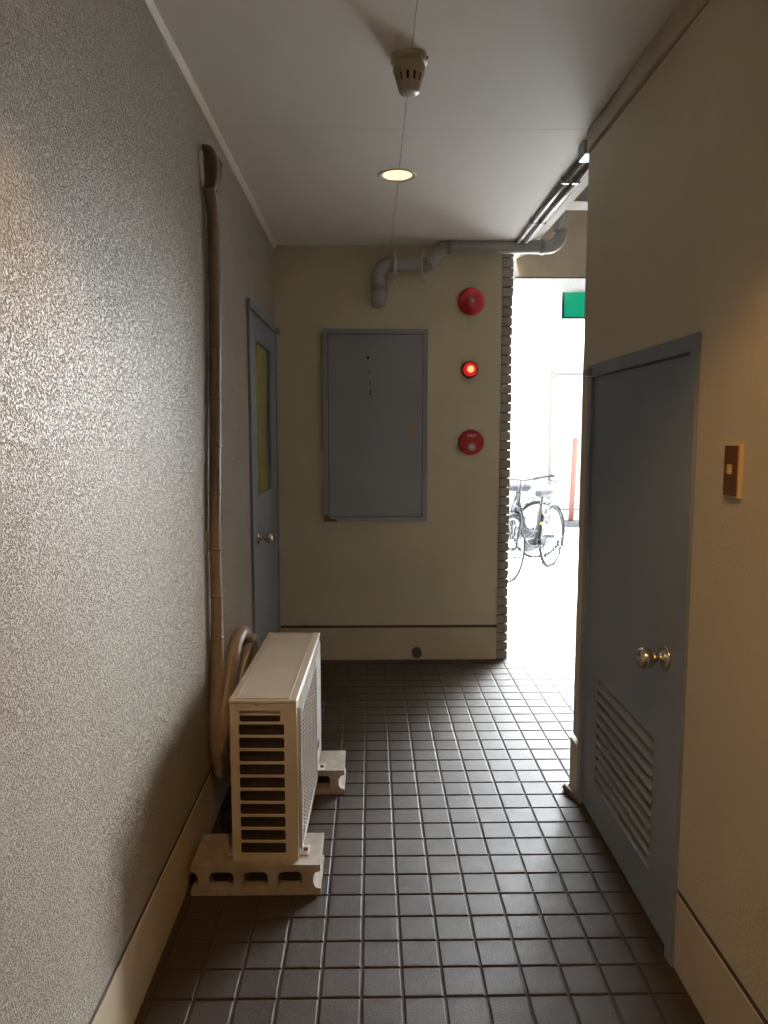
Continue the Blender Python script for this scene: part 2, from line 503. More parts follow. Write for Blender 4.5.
# ceiling boards with open joints
w = MB().use(M['ceiling'])
JX, g = 0.124, .0011
xs = [XL - .05, JX - g, JX + g, 0.952]
ys = [Y0, 0.0 - 0.5, 1.21, 2.925, YB + .02]
for k in range(len(ys) - 1):
    for a, b in ((xs[0], xs[1]), (xs[2], xs[3])):
        w.box(a, b, ys[k] + g, ys[k + 1] - g, ZC, ZC + .012)
w.use(M['groove']); w.box(XL - .05, 0.952, Y0, YB + .02, ZC + .012, ZC + .2)
struct(w.build('ceiling'))
w = MB().use(M['aggregate']); w.prism([(0.952, YE, ZC - .004), (1.03, YE, ZC + .036), (1.03, YE, ZC + .5), (0.952, YE, ZC + .5)], (0, 5.03 - YE, 0))
struct(w.build('trim_2', bevel=.004))
w = MB().use(M['ceiling_trim']); w.prism([(XL, Y0, ZC), (XL, Y0, ZC - .020), (XL + .006, Y0, ZC - .020), (XL + .020, Y0, ZC - .006), (XL + .020, Y0, ZC)], (0, YB - Y0, 0))
struct(w.build('trim_3'))
w = MB().use(M['tan']); w.box(XR - .010, XR + .10, Y0, YE, 2.506, ZC); w.use(M['groove']); w.box(XR - .001, XR + .10, Y0, YE - .001, 2.494, 2.506)
struct(w.build('trim_4', bevel=.006))

# the passage outside the opening: slab, beams, lintel and light-blocking side wall
w = MB().use(M['concrete']); w.box(1.03, 3.2, YE - .1, 5.50, 2.93, 3.15)
w.box(1.03, 3.2, 4.18, 4.34, 2.70, 2.93)

struct(w.build('ceiling_outside'))
w = MB().use(M['tan']); w.box(.95, 3.2, 5.03, 5.52, 2.475, 3.1); w.box(.80, .95, 5.03, 5.52, 2.475, 3.1); w.use(M['darkened_aggregate']); w.box(.95, 3.2, 5.034, 5.52, 2.466, 2.475)  # underside sheet coloured dark to offset light bounced up from the ground
struct(w.build('beam_outside', bevel=.006))
w = MB().use(M['brown_wall']); w.box(3.0, 3.2, YE - .16, 7.4, 0, 3.15)  # unseen wall, its length and dark colour set to limit incoming light
struct(w.build('wall_light_stop'))
w = MB().use(M['tan']); w.box(-6, XL - .1, YB + .02, YB + .3, 0, 3.15); w.box(-6, .80, YB + .3, 5.3, 0, 3.15)
struct(w.build('wall_outside_back'))

# ------------------------------------------------------------------ doors
def knob(parent, p, axis, mat, size=1.0):
    m = MB().lathe([(.034 * size, 0), (.034 * size, .004), (.030 * size, .009), (.013 * size, .012), (.012 * size, .030), (.019 * size, .036),
                    (.0265 * size, .046), (.0275 * size, .060), (.025 * size, .072), (.017 * size, .077), (.009 * size, .0775), (.008 * size, .074), (0, .074)], p, axis, 32)
    return m.build('door_knob', mat, parent)

# far door with the glazed panel
d1 = bpy.data.objects.new('door_1', None); C.objects.link(d1); d1.location = (XL, 4.14, 0)
struct(d1, 'tall blue-grey steel door with a narrow yellow glass panel, beyond the outdoor unit', 'door')
m = MB()
fw = .035
m.box(XL - .09, XL + .014, DL0 - .002, DL0 + fw, 0, DLZ); m.box(XL - .09, XL + .014, DL1 - fw, DL1 + .002, 0, DLZ)
m.box(XL - .09, XL + .018, DL0 - .004, DL1 + .015, DLZ - fw, DLZ + .004)
m.box(XL + .006, XL + .034, DL1 - .05, DL1 + .015, DLZ - .032, DLZ - .004)
m.build('door_frame', M['steel'], d1, bevel=.002)
me = plate([(DL0 + fw + .003, .008), (DL1 - fw - .003, .008), (DL1 - fw - .003, DLZ - fw - .003), (DL0 + fw + .003, DLZ - fw - .003)],
           [rrect(3.845, 4.375, 1.125, 1.925, .004, 2)], .036)
leaf = MB().mesh(me, basis((0, 1, 0), (0, 0, 1), (1, 0, 0), (XL - .010, 0, 0))).build('door_leaf', M['steel'], d1)
b = leaf.modifiers.new('edge', 'BEVEL'); b.width = .0015; b.segments = 1; b.limit_method = 'ANGLE'
MB().box(XL - .012, XL - .002, 3.83, 4.39, 1.11, 1.94).build('glass_pane', M['glass'], leaf)
f = MB()
for a in ((3.828, 3.850, 1.108, 1.942), (4.370, 4.392, 1.108, 1.942), (3.850, 4.370, 1.108, 1.130), (3.850, 4.370, 1.920, 1.942)):
    f.box(XL + .004, XL + .0095, *a)
f.build('glazing_bead', M['steel'], leaf, bevel=.002)
knob(d1, (XL + .007, 3.815, .915), (1, 0, 0), M['chrome'])

# door with the louvred vent
d2 = bpy.data.objects.new('door_2', None); C.objects.link(d2); d2.location = (XR, 2.355, 0)
struct(d2, 'low blue-grey steel door with a louvred vent near its foot', 'door')
m = MB()
fw = .032
m.box(XR - .010, XR + .09, DR0 - .012, DR0 + fw, 0, DRZ); m.box(XR - .010, XR + .09, DR1 - fw, DR1 + .012, 0, DRZ)
m.box(XR - .012, XR + .09, DR0 - .014, DR1 + .014, DRZ - fw, DRZ + .012)
m.box(XR - .026, XR - .008, DR1 - .045, DR1 + .020, DRZ - .028, DRZ - .002)
m.build('door_frame', M['steel'], d2, bevel=.002)
L0, L1, LZ0, LZ1 = 2.090, 2.635, .150, .560
me = plate([(DR0 + fw + .003, .010), (DR1 - fw - .003, .010), (DR1 - fw - .003, DRZ - fw - .003), (DR0 + fw + .003, DRZ - fw - .003)],
           [rrect(L0, L1, LZ0, LZ1, .004, 2)], .036)
leaf = MB().mesh(me, basis((0, 1, 0), (0, 0, 1), (1, 0, 0), (XR + .021, 0, 0))).build('door_leaf', M['steel'], d2)
b = leaf.modifiers.new('edge', 'BEVEL'); b.width = .0015; b.segments = 1; b.limit_method = 'ANGLE'
lv = MB(); nsl = 10; pz = (LZ1 - LZ0) / nsl
for k in range(nsl):
    z = LZ0 + pz * k
    lv.prism([(XR - .004, L0 - .004, z + .006), (XR + .034, L0 - .004, z + pz * .95), (XR + .034, L0 - .004, z + pz * .95 + .003), (XR - .002, L0 - .004, z + .011), (XR - .004, L0 - .004, z + .010)], (0, L1 - L0 + .008, 0))
lv.build('louvre', M['steel'], leaf)
MB().box(XR + .036, XR + .042, L0 - .01, L1 + .01, LZ0 - .01, LZ1 + .01).build('vent_backing', M['dark'], leaf)
knob(d2, (XR + .003, 2.030, .823), (-1, 0, 0), M['chrome'], 1.08)
MB().box(XR - .004, XR + .09, DR0 - .005, DR1 + .005, -.002, .006).build('threshold', M['dark'], d2, bevel=.002)
MB().tube([(XR - .012, 2.925, .006), (XR - .030, 2.90, .012), (XR - .026, 2.86, .012), (XR - .012, 2.80, .006)], [.010, .016, .015, .008], 12, 6).build('door_stop', M['stop'], d2)

# ------------------------------------------------------------------ outdoor air conditioning unit on two concrete blocks
AX0, AX1, AY0, AY1, AZ0, AZ1 = -.441, -.234, 2.245, 3.035, .1045, .628
ac = thing('air_conditioner', 'ivory outdoor air conditioning unit with slotted end panel, standing on two concrete blocks', 'air conditioner', ((AX0 + AX1) / 2, AY0, .100))
t = .004
m = MB()
m.box(AX0, AX0 + t, AY0 + t, AY1, AZ0, AZ1 - .004)                # rear
m.box(AX0 + t, AX1 - t, AY1 - t, AY1, AZ0, AZ1 - .004)            # far end
m.box(AX0 + t, AX1 - t, AY0 + t, AY1 - t, AZ0, AZ0 + t)           # pan
me = plate([(AY0 + t, AZ0), (AY1, AZ0), (AY1, AZ1 - .004), (AY0 + t, AZ1 - .004)], [rrect(AY0 + .035, AY0 + .52, AZ0 + .030, AZ1 - .065, .02, 5)], t)
m.mesh(me, basis((0, 1, 0), (0, 0, 1), (1, 0, 0), (AX1 - t / 2, 0, 0)))
m.build('casing', M['ac'], ac, bevel=.002)
# end panel with eleven slots
H = AZ1 - .006 - AZ0
slots = []
for k in range(11):
    zc = AZ0 + H * (0.076 + 0.0835 * k)
    sx0, sx1 = (AX0 + .027, AX1 - .038) if k < 10 else (AX0 + .030, AX1 - .050)
    hh = .0178 if k < 10 else .0185
    slots.append(rrect(sx0, sx1, zc - hh, zc + hh, .006, 3))
me = plate([(AX0, AZ0 - .004), (AX1, AZ0 - .004), (AX1, AZ1 - .005), (AX0, AZ1 - .005)], slots, t)
sp = MB().mesh(me, basis((1, 0, 0), (0, 0, 1), (0, -1, 0), (0, AY0 + t / 2, 0))).build('end_panel', M['ac'], ac)
b = sp.modifiers.new('edge', 'BEVEL'); b.width = .0015; b.segments = 2; b.limit_method = 'ANGLE'
zc = AZ0 + H * 0.911
m = MB(); m.box(AX0 + .026, AX1 - .046, AY0 + .012, AY0 + .016, zc - .002, zc + .024); m.build('grip_plate', M['ac'], sp)
for x, z in ((AX0 + .060, AZ0 + .013), (AX1 - .055, AZ0 + .013), (AX1 - .010, AZ0 + .36), ((AX0 + AX1) / 2 - .02, AZ1 - .012)):
    MB().lathe([(.005, 0), (.005, .0015), (.003, .003), (0, .003)], (x, AY0, z), (0, -1, 0), 12).build('screw', M['grey_metal'], sp)
# lid
m = MB()
m.box(AX0 - .004, AX1 + .003, AY0 - .004, AY1 + .004, AZ1 - .010, AZ1)
lid = m.build('lid', M['ac'], ac, bevel=.004, seg=3)
m = MB(); e = .0012
for x in (AX0 + .020, AX1 - .024): m.box(x - e, x + e, AY0 + .012, AY1 - .014, AZ1 - .003, AZ1 + .0022)
for y in (AY0 + .012, AY1 - .014): m.box(AX0 + .020, AX1 - .024, y - e, y + e, AZ1 - .003, AZ1 + .0022)
m.build('lid_ridge', M['ac'], lid)
# condenser and fan inside
MB().box(AX0 + .020, AX0 + .050, AY0 + .025, AY1 - .12, AZ0 + .01, AZ1 - .03).box(AX0 + .02, AX1 - .03, AY0 + .022, AY0 + .040, AZ0 + .01, AZ1 - .055).build('condenser', M['coil'], ac)
fy, fz = AY0 + .278, AZ0 + .235
MB().box(AX1 - .09, AX1 - .085, AY0 + .05, AY1 - .02, AZ0 + .01, AZ1 - .03).build('fan_shroud', M['dark'], ac)
m = MB(); m.lathe([(.045, 0), (.045, .03), (.03, .042), (0, .045)], (AX1 - .08, fy, fz), (1, 0, 0), 24)
fan = m.build('fan', M['black'], ac)
for k in range(3):
    a = R(120 * k + 20); m = MB()
    pts = []
    for da, rr in ((-18, .04), (-34, .19), (20, .20), (32, .04)):
        pts.append((AX1 - .066 + (.012 if da > 0 else -.010), fy + rr * math.cos(a + R(da)), fz + rr * math.sin(a + R(da))))
    m.prism(pts, (.002, 0, 0)); m.build('fan_blade', M['black'], fan)
# grille: a frame, upright ribs and slanting bars between them
gy0, gy1, gz0, gz1 = AY0 + .028, AY0 + .535, AZ0 + .022, AZ1 - .058
me = plate(rrect(gy0 - .008, gy1 + .008, gz0 - .008, gz1 + .008, .026, 6), [rrect(gy0, gy1, gz0, gz1, .020, 6)], .010)
gr = MB().mesh(me, basis((0, 1, 0), (0, 0, 1), (1, 0, 0), (AX1 + .007, 0, 0)))
gr.box(AX1 + .002, AX1 + .012, AY0 + .012, AY1 - .16, gz1 + .022, gz1 + .030)
nc = 22; cw = (gy1 - gy0) / nc
for k in range(1, nc): gr.box(AX1 + .004, AX1 + .009, gy0 + k * cw - .0012, gy0 + k * cw + .0012, gz0 - .002, gz1 + .002)
for k in range(nc):
    s = 1 if k % 2 == 0 else -1
    z = gz0 + .010
    while z < gz1 - .008:
        y0, y1 = gy0 + k * cw, gy0 + (k + 1) * cw
        a, b_ = z - s * .007, z + s * .007
        gr.prism([(AX1 + .005, y0, a - .0010), (AX1 + .005, y1, b_ - .0010), (AX1 + .005, y1, b_ + .0010), (AX1 + .005, y0, a + .0010)], (.005, 0, 0))
        z += .0135
gr.build('grille', M['ac_grille'], ac)
MB().box(AX1, AX1 + .006, AY1 - .165, AY1 - .115, AZ0 + .085, AZ0 + .115).build('badge', M['black'], ac, bevel=.002)
MB().box(AX1, AX1 + .004, AY1 - .20, AY1 - .004, AZ0 + .02, AZ1 - .04).build('service_cover', M['ac_grille'], ac, bevel=.004)
for y in (AY0 + .060, AY1 - .125):
    m = MB()
    m.box(AX0 - .022, AX1 + .030, y - .03, y + .03, .1002, .104)
    m.box(AX0 + .006, AX1 - .006, y - .03, y + .03, .103, AZ0 + .002)
    ft = m.build('foot', M['ac'], ac, bevel=.0015)
    MB().lathe([(.008, 0), (.008, .006), (0, .006)], (AX1 + .018, y, .104), (0, 0, 1), 6).build('bolt', M['rust'], ft)
# service valves at the back
for dz_, r0 in ((.12, .014), (.19, .012)): MB().cyl((AX0 - .045, AY1 - .10, AZ0 + dz_), (AX0, AY1 - .10, AZ0 + dz_), r0).build('valve', M['brass'], ac)
ac.rotation_euler.z = R(-1.3)

def block_mesh(x0, x1, y0, y1, z0, z1):
    L = x1 - x0; h = z1 - z0
    out = [(0, 0), (L, 0)]
    zc = h * .50; r = h * .29; dpt = .024
    out += [(L, zc - r)] + [(L - dpt * math.sin(math.pi * k / 8) ** .7, zc - r * math.cos(math.pi * k / 8)) for k in range(1, 8)] + [(L, zc + r)]
    out += [(L, h), (0, h)]
    out += [(0, zc + r)] + [(dpt * math.sin(math.pi * k / 8) ** .7, zc + r * math.cos(math.pi * k / 8)) for k in range(1, 8)] + [(0, zc - r)]
    hl = []
    for f in (.235, .5, .765):
        c = L * f; hw = L * .094
        hl.append(rrect(c - hw, c + hw, zc - r, zc + r * .95, r * .55, 5))
    me = plate(out, hl, y1 - y0)
    return MB().mesh(me, basis((1, 0, 0), (0, 0, 1), (0, -1, 0), (x0, (y0 + y1) / 2, z0))).box(x0 + .06, x1 - .06, y1 - .045, y1 - .030, z0 + .012, z1 - .012)  # plate added inside shuts the holes so no light shows through
GB = 'concrete blocks under the outdoor unit'
o = block_mesh(-.570, -.162, 2.222, 2.412, 0, .1000).build('concrete_block', M['block'], at=(-.366, 2.317, 0), bevel=.003)
tag(o, 'hollow concrete block under the slotted end panel of the outdoor unit', 'concrete block', GB)
o = block_mesh(-.518, -.110, 2.882, 3.072, 0, .1000).build('concrete_block', M['block'], at=(-.314, 2.977, 0), bevel=.003)
tag(o, 'hollow concrete block under the far end of the outdoor unit, near its plain cover', 'concrete block', GB)

# ------------------------------------------------------------------ taped pipe down the wall
pp = thing('insulated_pipe', 'brown taped refrigerant pipe running down the rough wall and looping behind the outdoor unit', 'pipe', (XL + .05, 2.80, .3))
run = [(XL + .022, 2.735, 2.310), (XL + .026, 2.750, 2.270), (XL + .028, 2.770, 2.20), (XL + .027, 2.775, 1.95), (XL + .026, 2.745, 1.65), (XL + .027, 2.725, 1.45),
       (XL + .026, 2.690, 1.2), (XL + .026, 2.680, .95), (XL + .027, 2.672, .72), (XL + .029, 2.650, .58), (XL + .034, 2.61, .46), (XL + .040, 2.58, .36), (XL + .048, 2.58, .27), (XL + .065, 2.62, .22)]
rad = [.020, .022, .023, .023, .022, .0215, .021, .021, .022, .027, .031, .032, .031, .028]
pr_ = MB().tube(run, rad, 16, 6).build('pipe_run', M['tape'], pp)
random.seed(3)
k = 0
for a, b_ in zip(run[2:9], run[3:10]):                            # the wraps of the tape
    n = 4
    for q in range(n):
        f = (q + random.uniform(.2, .8)) / n
        p = Vector(a).lerp(Vector(b_), f); d = (Vector(b_) - Vector(a)).normalized()
        d = (d + Vector((random.uniform(-.3, .3), random.uniform(-.3, .3), 0)) * .6).normalized()
        if k % 3 == 0: MB().lathe([(.0205, -.006), (.0232, -.004), (.0236, .004), (.0205, .006)], p, d, 16).build('tape_wrap', M['tape'], pr_)
        k += 1
lp = [(-.535, 2.575, .23), (-.537, 2.585, .40), (-.530, 2.66, .53), (-.518, 2.76, .645), (-.508, 2.86, .675), (-.503, 2.95, .63), (-.500, 3.0, .50), (-.500, 3.0, .40), (-.498, 2.99, .32)]
MB().tube(lp, [.027, .028, .028, .027, .026, .026, .025, .022, .02], 16, 7).build('pipe_loop', M['tape_light'], pp)
lp = [(-.525, 2.68, .26), (-.515, 2.74, .40), (-.502, 2.83, .53), (-.498, 2.92, .592), (-.497, 3.01, .606), (-.497, 3.10, .585), (-.497, 3.15, .50), (-.495, 3.12, .40), (-.494, 3.06, .28)]
MB().tube(lp, [.017, .017, .018, .018, .018, .018, .017, .016, .014], 14, 7).build('pipe_loop', M['tape_light'], pp)
wire = [(-.520, 2.63, .25), (-.505, 2.64, .34), (-.500, 2.70, .46), (-.492, 2.80, .56), (-.485, 2.88, .59)]
MB().tube(wire, .006, 8, 5).build('cable', M['white_plastic'], pp)

sl = thing('wall_sleeve', 'dark puttied sleeve high on the rough wall where the taped pipe enters', 'sleeve', (XL, 2.77, 2.40))
MB().lathe([(.062, -.002), (.062, .005), (.055, .009), (.03, .010)], (XL, 2.735, 2.372), (1, 0, 0), 28).build('wall_plate', M['white_plastic'], sl)
m = MB()
m.tube([(XL + .003, 2.735, 2.432), (XL + .022, 2.738, 2.428), (XL + .030, 2.742, 2.395), (XL + .030, 2.745, 2.35), (XL + .024, 2.742, 2.305)], [.022, .025, .028, .026, .021], 16, 6)
m.ball((XL + .040, 2.790, 2.405), .022, 1, 1.1, 1.1)
m.tube([(XL + .040, 2.790, 2.405), (XL + .038, 2.780, 2.36), (XL + .030, 2.762, 2.31)], [.021, .020, .014], 14, 5)
m.build('putty', M['putty'], sl)

# ------------------------------------------------------------------ meter cupboard on the back wall
PX0, PX1, PZ0, PZ1 = -.294, .350, .900, 2.086
pn = thing('electrical_cabinet', 'flat grey steel cupboard set on the cream wall below the grey drain pipe', 'cabinet', (.03, YB, PZ0))
fw = .028
me = plate([(PX0, PZ0), (PX1, PZ0), (PX1, PZ1), (PX0, PZ1)], [[(PX0 + fw, PZ0 + fw), (PX1 - fw, PZ0 + fw), (PX1 - fw, PZ1 - fw), (PX0 + fw, PZ1 - fw)]], .032)
MB().mesh(me, basis((1, 0, 0), (0, 0, 1), (0, -1, 0), (0, YB - .015, 0))).build('frame', M['panel_steel'], pn, bevel=.002)
MB().box(PX0 + .01, PX1 - .01, YB - .006, YB + .002, PZ0 + .01, PZ1 - .01).build('backing', M['dark'], pn)
dr = MB().box(PX0 + fw + .004, PX1 - fw - .003, YB - .024, YB - .006, PZ0 + fw + .003, PZ1 - fw - .005).build('door', M['panel_steel'], pn, bevel=.002)
m = MB(); me = plate(rrect(.238, .274, 1.425, 1.520, .003, 2), [rrect(.243, .269, 1.430, 1.515, .002, 2)], .005)
m.mesh(me, basis((1, 0, 0), (0, 0, 1), (0, -1, 0), (0, YB - .026, 0))); m.box(.243, .269, YB - .0255, YB - .022, 1.430, 1.515); m.box(.252, .260, YB - .030, YB - .024, 1.440, 1.505)
m.build('handle', M['brass'], dr)
for x, z, rx, rz in ((-.018, 1.912, .0085, .010), (-.010, 1.822, .0055, .006), (-.006, 1.752, .0028, .018), (-.004, 1.705, .003, .020), (-.003, 1.690, .006, .006)):
    loop = [(x + rx * (1 + .3 * math.sin(3 * a)) * math.cos(a), YB - .0246, z + rz * (1 + .2 * math.cos(2 * a)) * math.sin(a)) for a in (k * math.pi / 6 for k in range(12))]
    MB().prism(loop, (0, .0008, 0)).build('mark', M['mark'], dr)
m = MB()
m.prism([(PX0 - .002, YB - .0318, PZ0 - .001), (PX0 + .085, YB - .0318, PZ0 - .001), (PX0 + .07, YB - .0318, PZ0 + .016), (PX0 + .035, YB - .0318, PZ0 + .022), (PX0 + .020, YB - .0318, PZ0 + .045), (PX0 - .002, YB - .0318, PZ0 + .038)], (0, .001, 0))
m.build('rust_patch', M['rust'], pn)

# ------------------------------------------------------------------ fire alarm column
o = thing('fire_bell', 'domed red alarm bell, uppermost of the three red alarm fittings on the cream wall', 'fire bell', (.613, YB, 2.252))
MB().lathe([(.050, 0), (.050, .018)], (.613, YB, 2.252), (0, -1, 0), 32).build('bell_base', M['red_dark'], o)
MB().lathe([(.081, .014), (.084, .016), (.084, .022), (.080, .034), (.066, .046), (.045, .053), (.016, .056), (0, .0562)], (.613, YB, 2.252), (0, -1, 0), 40).build('gong', M['red'], o)
MB().lathe([(.014, .055), (.013, .061), (.007, .064), (0, .064)], (.613, YB, 2.252), (0, -1, 0), 8).build('nut', M['grey_metal'], o)

o = thing('indicator_lamp', 'small lit red indicator lamp between the red bell and the red call point', 'alarm lamp', (.612, YB, 1.842))
MB().lathe([(.052, 0), (.053, .012), (.048, .020), (.040, .022)], (.612, YB, 1.842), (0, -1, 0), 36).build('lamp_base', M['red_dark'], o)
MB().lathe([(.042, .020), (.042, .030), (.037, .042), (.027, .050), (.021, .0525)], (.612, YB, 1.842), (0, -1, 0), 36, caps=False).build('lens', M['lens_red'], o)
MB().lathe([(.021, .0525), (.013, .055), (0, .0565)], (.612, YB, 1.842), (0, -1, 0), 28, caps=False).build('lens_core', M['lens_core'], o)

o = thing('fire_call_point', 'round red call point with a pale plate and grey push button, lowest alarm fitting', 'call point', (.624, YB, 1.393))
cp = MB().lathe([(.078, 0), (.079, .012), (.078, .026), (.072, .032), (0, .033)], (.624, YB, 1.393), (0, -1, 0), 40).build('housing', M['red'], o)
m = MB(); m.box(.597, .652, YB - .0345, YB - .032, 1.428, 1.446); m.build('name_plate', M['plate_pink'], o)
MB().lathe([(.024, .031), (.024, .036), (.019, .037), (.018, .034), (.0, .034)], (.628, YB, 1.366), (0, -1, 0), 28).build('button_ring', M['grey_metal'], o)
MB().lathe([(.011, .033), (.010, .037), (0, .038)], (.628, YB, 1.366), (0, -1, 0), 20).build('push_button', M['white_plastic'], o)

# ------------------------------------------------------------------ drain pipe along the top of the back wall
YP = 4.58
dp = thing('drain_pipe', 'grey plastic drain pipe bending along the top of the cream wall beside the opening', 'drain pipe', (.5, YP, 2.45))
def bend(p, d0, d1, r, n=6):
    """points of a quarter bend about corner p, arriving along d0 and leaving along d1"""
    p, d0, d1 = Vector(p), Vector(d0), Vector(d1)
    out = []
    for k in range(n + 1):
        a = R(90 * k / n)
        out.append(p - d0 * r * (1 - math.sin(a)) + d1 * r * (1 - math.cos(a)))
    return out
r_ = .040
za, zb = 2.452, 2.556
path = [(.043, YP, 2.225), (.043, YP, 2.30)] + bend((.043, YP, za), (0, 0, 1), (1, 0, 0), .07) + [(.20, YP, za), (.30, YP, za)] \
     + bend((.372, YP, za), (1, 0, 0), (0, 0, 1), .05)[:4] + bend((.404, YP, zb), (0, 0, 1), (1, 0, 0), .05)[3:] \
     + [(.55, YP, zb), (.80, YP, zb), (1.0, YP, zb)] + bend((1.130, YP, zb), (1, 0, 0), (0, 0, 1), .075) + [(1.130, YP, 2.72), (1.130, YP, 2.93)]
MB().tube(path, r_, 24, 3).build('pipe', M['pvc'], dp)
for p, d in (((.043, YP, 2.315), (0, 0, 1)), ((.125, YP, za), (1, 0, 0)), ((.320, YP, za), (1, 0, 0)), ((.470, YP, zb), (1, 0, 0)), ((1.022, YP, zb), (1, 0, 0)), ((1.130, YP, 2.648), (0, 0, 1))):
    MB().lathe([(.040, -.014), (.0445, -.012), (.0445, .012), (.040, .014)], p, d, 28, caps=False).build('collar', M['pvc_dark'], dp)
MB().lathe([(.044, 0), (.044, .03), (.030, .05), (.02, .055)], (.043, YP, 2.255), (0, .35, -1), 24).build('end_elbow', M['pvc'], dp)
for x in (.145, .312):
    m = MB()
    m.lathe([(.041, -.010), (.0435, -.010), (.0435, .010), (.041, .010)], (x, YP, za), (1, 0, 0), 28, caps=False)
    for z in (za + .042, za - .085): m.box(x - .010, x + .010, YP - .004, YP + .004, z, z + .043)
    m.box(x - .010, x + .010, YP, YB, za + .078, za + .085); m.box(x - .010, x + .010, YP, YB, za - .085, za - .078)
    cl = m.build('pipe_clamp', M['white_plastic'], dp)
    MB().lathe([(.006, 0), (.005, .006), (0, .006)], (x, YP - .004, za - .068), (0, -1, 0), 8).build('clamp_bolt', M['grey_metal'], cl)

o = MB().lathe([(.032, -.005), (.032, .040), (.026, .042), (.024, .02), (0, .02)], (.290, YB, .052), (0, -1, 0), 28).build('pipe_stub', M['stub'], at=(.290, YB, .052))
tag(o, 'short grey pipe stub poking out of the cream wall just above the floor', 'pipe')

# ------------------------------------------------------------------ conduits under the ceiling beside the opening
GC = 'conduits under the ceiling edge'
for x, y0, y1, lab in ((.868, 3.11, 4.52, 'thin brown conduit under the ceiling edge, farther from the rough concrete strip'),
                       (.915, 3.11, 4.52, 'thin brown conduit under the ceiling edge, hugging the rough concrete strip')):
    m = MB().cyl((x, y0, ZC - .013), (x, y1, ZC - .013), .013, 16)
    o = m.build('conduit', M['conduit'], at=(x, y0, ZC))
    for y in (3.45, 4.1):
        MB().box(x - .018, x + .018, y - .01, y + .01, ZC - .028, ZC).build('clip', M['conduit'], o, bevel=.003)
    tag(o, lab, 'conduit', GC)

o = MB().box(.832, .945, 3.015, 3.115, 2.532, ZC).build('junction_box', M['conduit'], at=(.888, 3.065, 2.532), bevel=.004)
tag(o, 'small square junction box under the ceiling edge where the two brown conduits start', 'junction box')

# ------------------------------------------------------------------ smoke detector
SX, SY = .118, 2.395
o = thing('smoke_detector', 'ivory smoke detector with slotted head hanging from the ceiling joint', 'smoke detector', (SX, SY, ZC))
MB().lathe([(.055, 0), (.057, .004), (.057, .014), (.050, .021), (.044, .022)], (SX, SY, ZC), (0, 0, -1), 40).build('base', M['detector'], o)
MB().lathe([(.044, .020), (.048, .024), (.050, .040), (.048, .046)], (SX, SY, ZC), (0, 0, -1), 40, caps=False).build('collar', M['detector'], o)
def cone_r(h): return .0455 + (.031 - .0455) * ((h - .046) / .050)
m = MB(); n = 96                                   # slotted head: a ring of ribs round a dark chamber
rows = [.046, .054, .076, .096]
for i in range(n):
    for a, b_ in zip(rows, rows[1:]):
        if a == .054 and (i % 8) in (0, 1, 2): continue
        q = []
        for ii, h in ((i, a), (i + 1, a), (i + 1, b_), (i, b_)):
            an = 2 * math.pi * (ii + 4) / n
            q.append((SX + cone_r(h) * math.cos(an), SY + cone_r(h) * math.sin(an), ZC - h))
        m.quad(*q)
bmesh.ops.remove_doubles(m.bm, verts=m.bm.verts[:], dist=1e-5)
hd = m.build('head', M['detector'], o)
so = hd.modifiers.new('shell', 'SOLIDIFY'); so.thickness = .003; so.offset = 0
MB().lathe([(.040, .048), (.029, .092)], (SX, SY, ZC), (0, 0, -1), 24).build('chamber', M['dark'], o)
MB().lathe([(.0315, .095), (.0315, .099), (.028, .104), (.016, .106), (0, .106)], (SX, SY, ZC), (0, 0, -1), 32).build('cap', M['grey_metal'], o)
MB().ball((SX + .053, SY - .024, ZC - .011), .0045).build('signal_light', M['red_dark'], o)

# ------------------------------------------------------------------ downlights
def downlight(x, y, label, power, angle, blend, rad=.03):
    o = thing('downlight', label, 'ceiling light', (x, y, ZC), 'downlights along the ceiling joint')
    MB().lathe([(.074, -.004), (.076, .002), (.081, .005), (.085, .001), (.085, -.002)], (x, y, ZC), (0, 0, -1), 44, caps=False).build('ring', M['lamp_ring'], o)
    MB().lathe([(.076, .001), (.074, -.006), (.072, -.010)], (x, y, ZC), (0, 0, -1), 40, caps=False).build('reflector', M['lamp_ring'], o)
    MB().lathe([(.074, -.001), (.055, .001), (.0, .003)], (x, y, ZC), (0, 0, -1), 40, caps=False).build('bulb', M['lamp_glow'], o)
    l = bpy.data.lights.new('downlight_lamp', 'SPOT')
    l.energy = power; l.color = (1.0, .55, .20); l.spot_size = R(angle); l.spot_blend = blend; l.shadow_soft_size = rad
    lo = bpy.data.objects.new('downlight_lamp', l); C.objects.link(lo); lo.parent = o; lo.location = (0, 0, -.012)
    return o
downlight(.118, 3.435, 'small round lit downlight in the ceiling beyond the smoke detector', 2.0, 100, .6)
downlight(.120, .42, 'round lit downlight in the ceiling over the near end of the corridor', 78.0, 126, .22)

# ------------------------------------------------------------------ light switch
o = thing('light_switch', 'brown light switch plate on the cream wall beside the louvred door', 'light switch', (XR, 1.677, 1.366))
MB().box(XR - .009, XR + .001, 1.640, 1.714, 1.305, 1.430).build('surround', M['switch_edge'], o, bevel=.003)
sw = MB().box(XR - .0125, XR - .007, 1.647, 1.707, 1.311, 1.424).build('plate', M['switch_brown'], o, bevel=.0015)
MB().box(XR - .017, XR - .011, 1.668, 1.685, 1.359, 1.381).build('rocker', M['switch_edge'], o, bevel=.002)

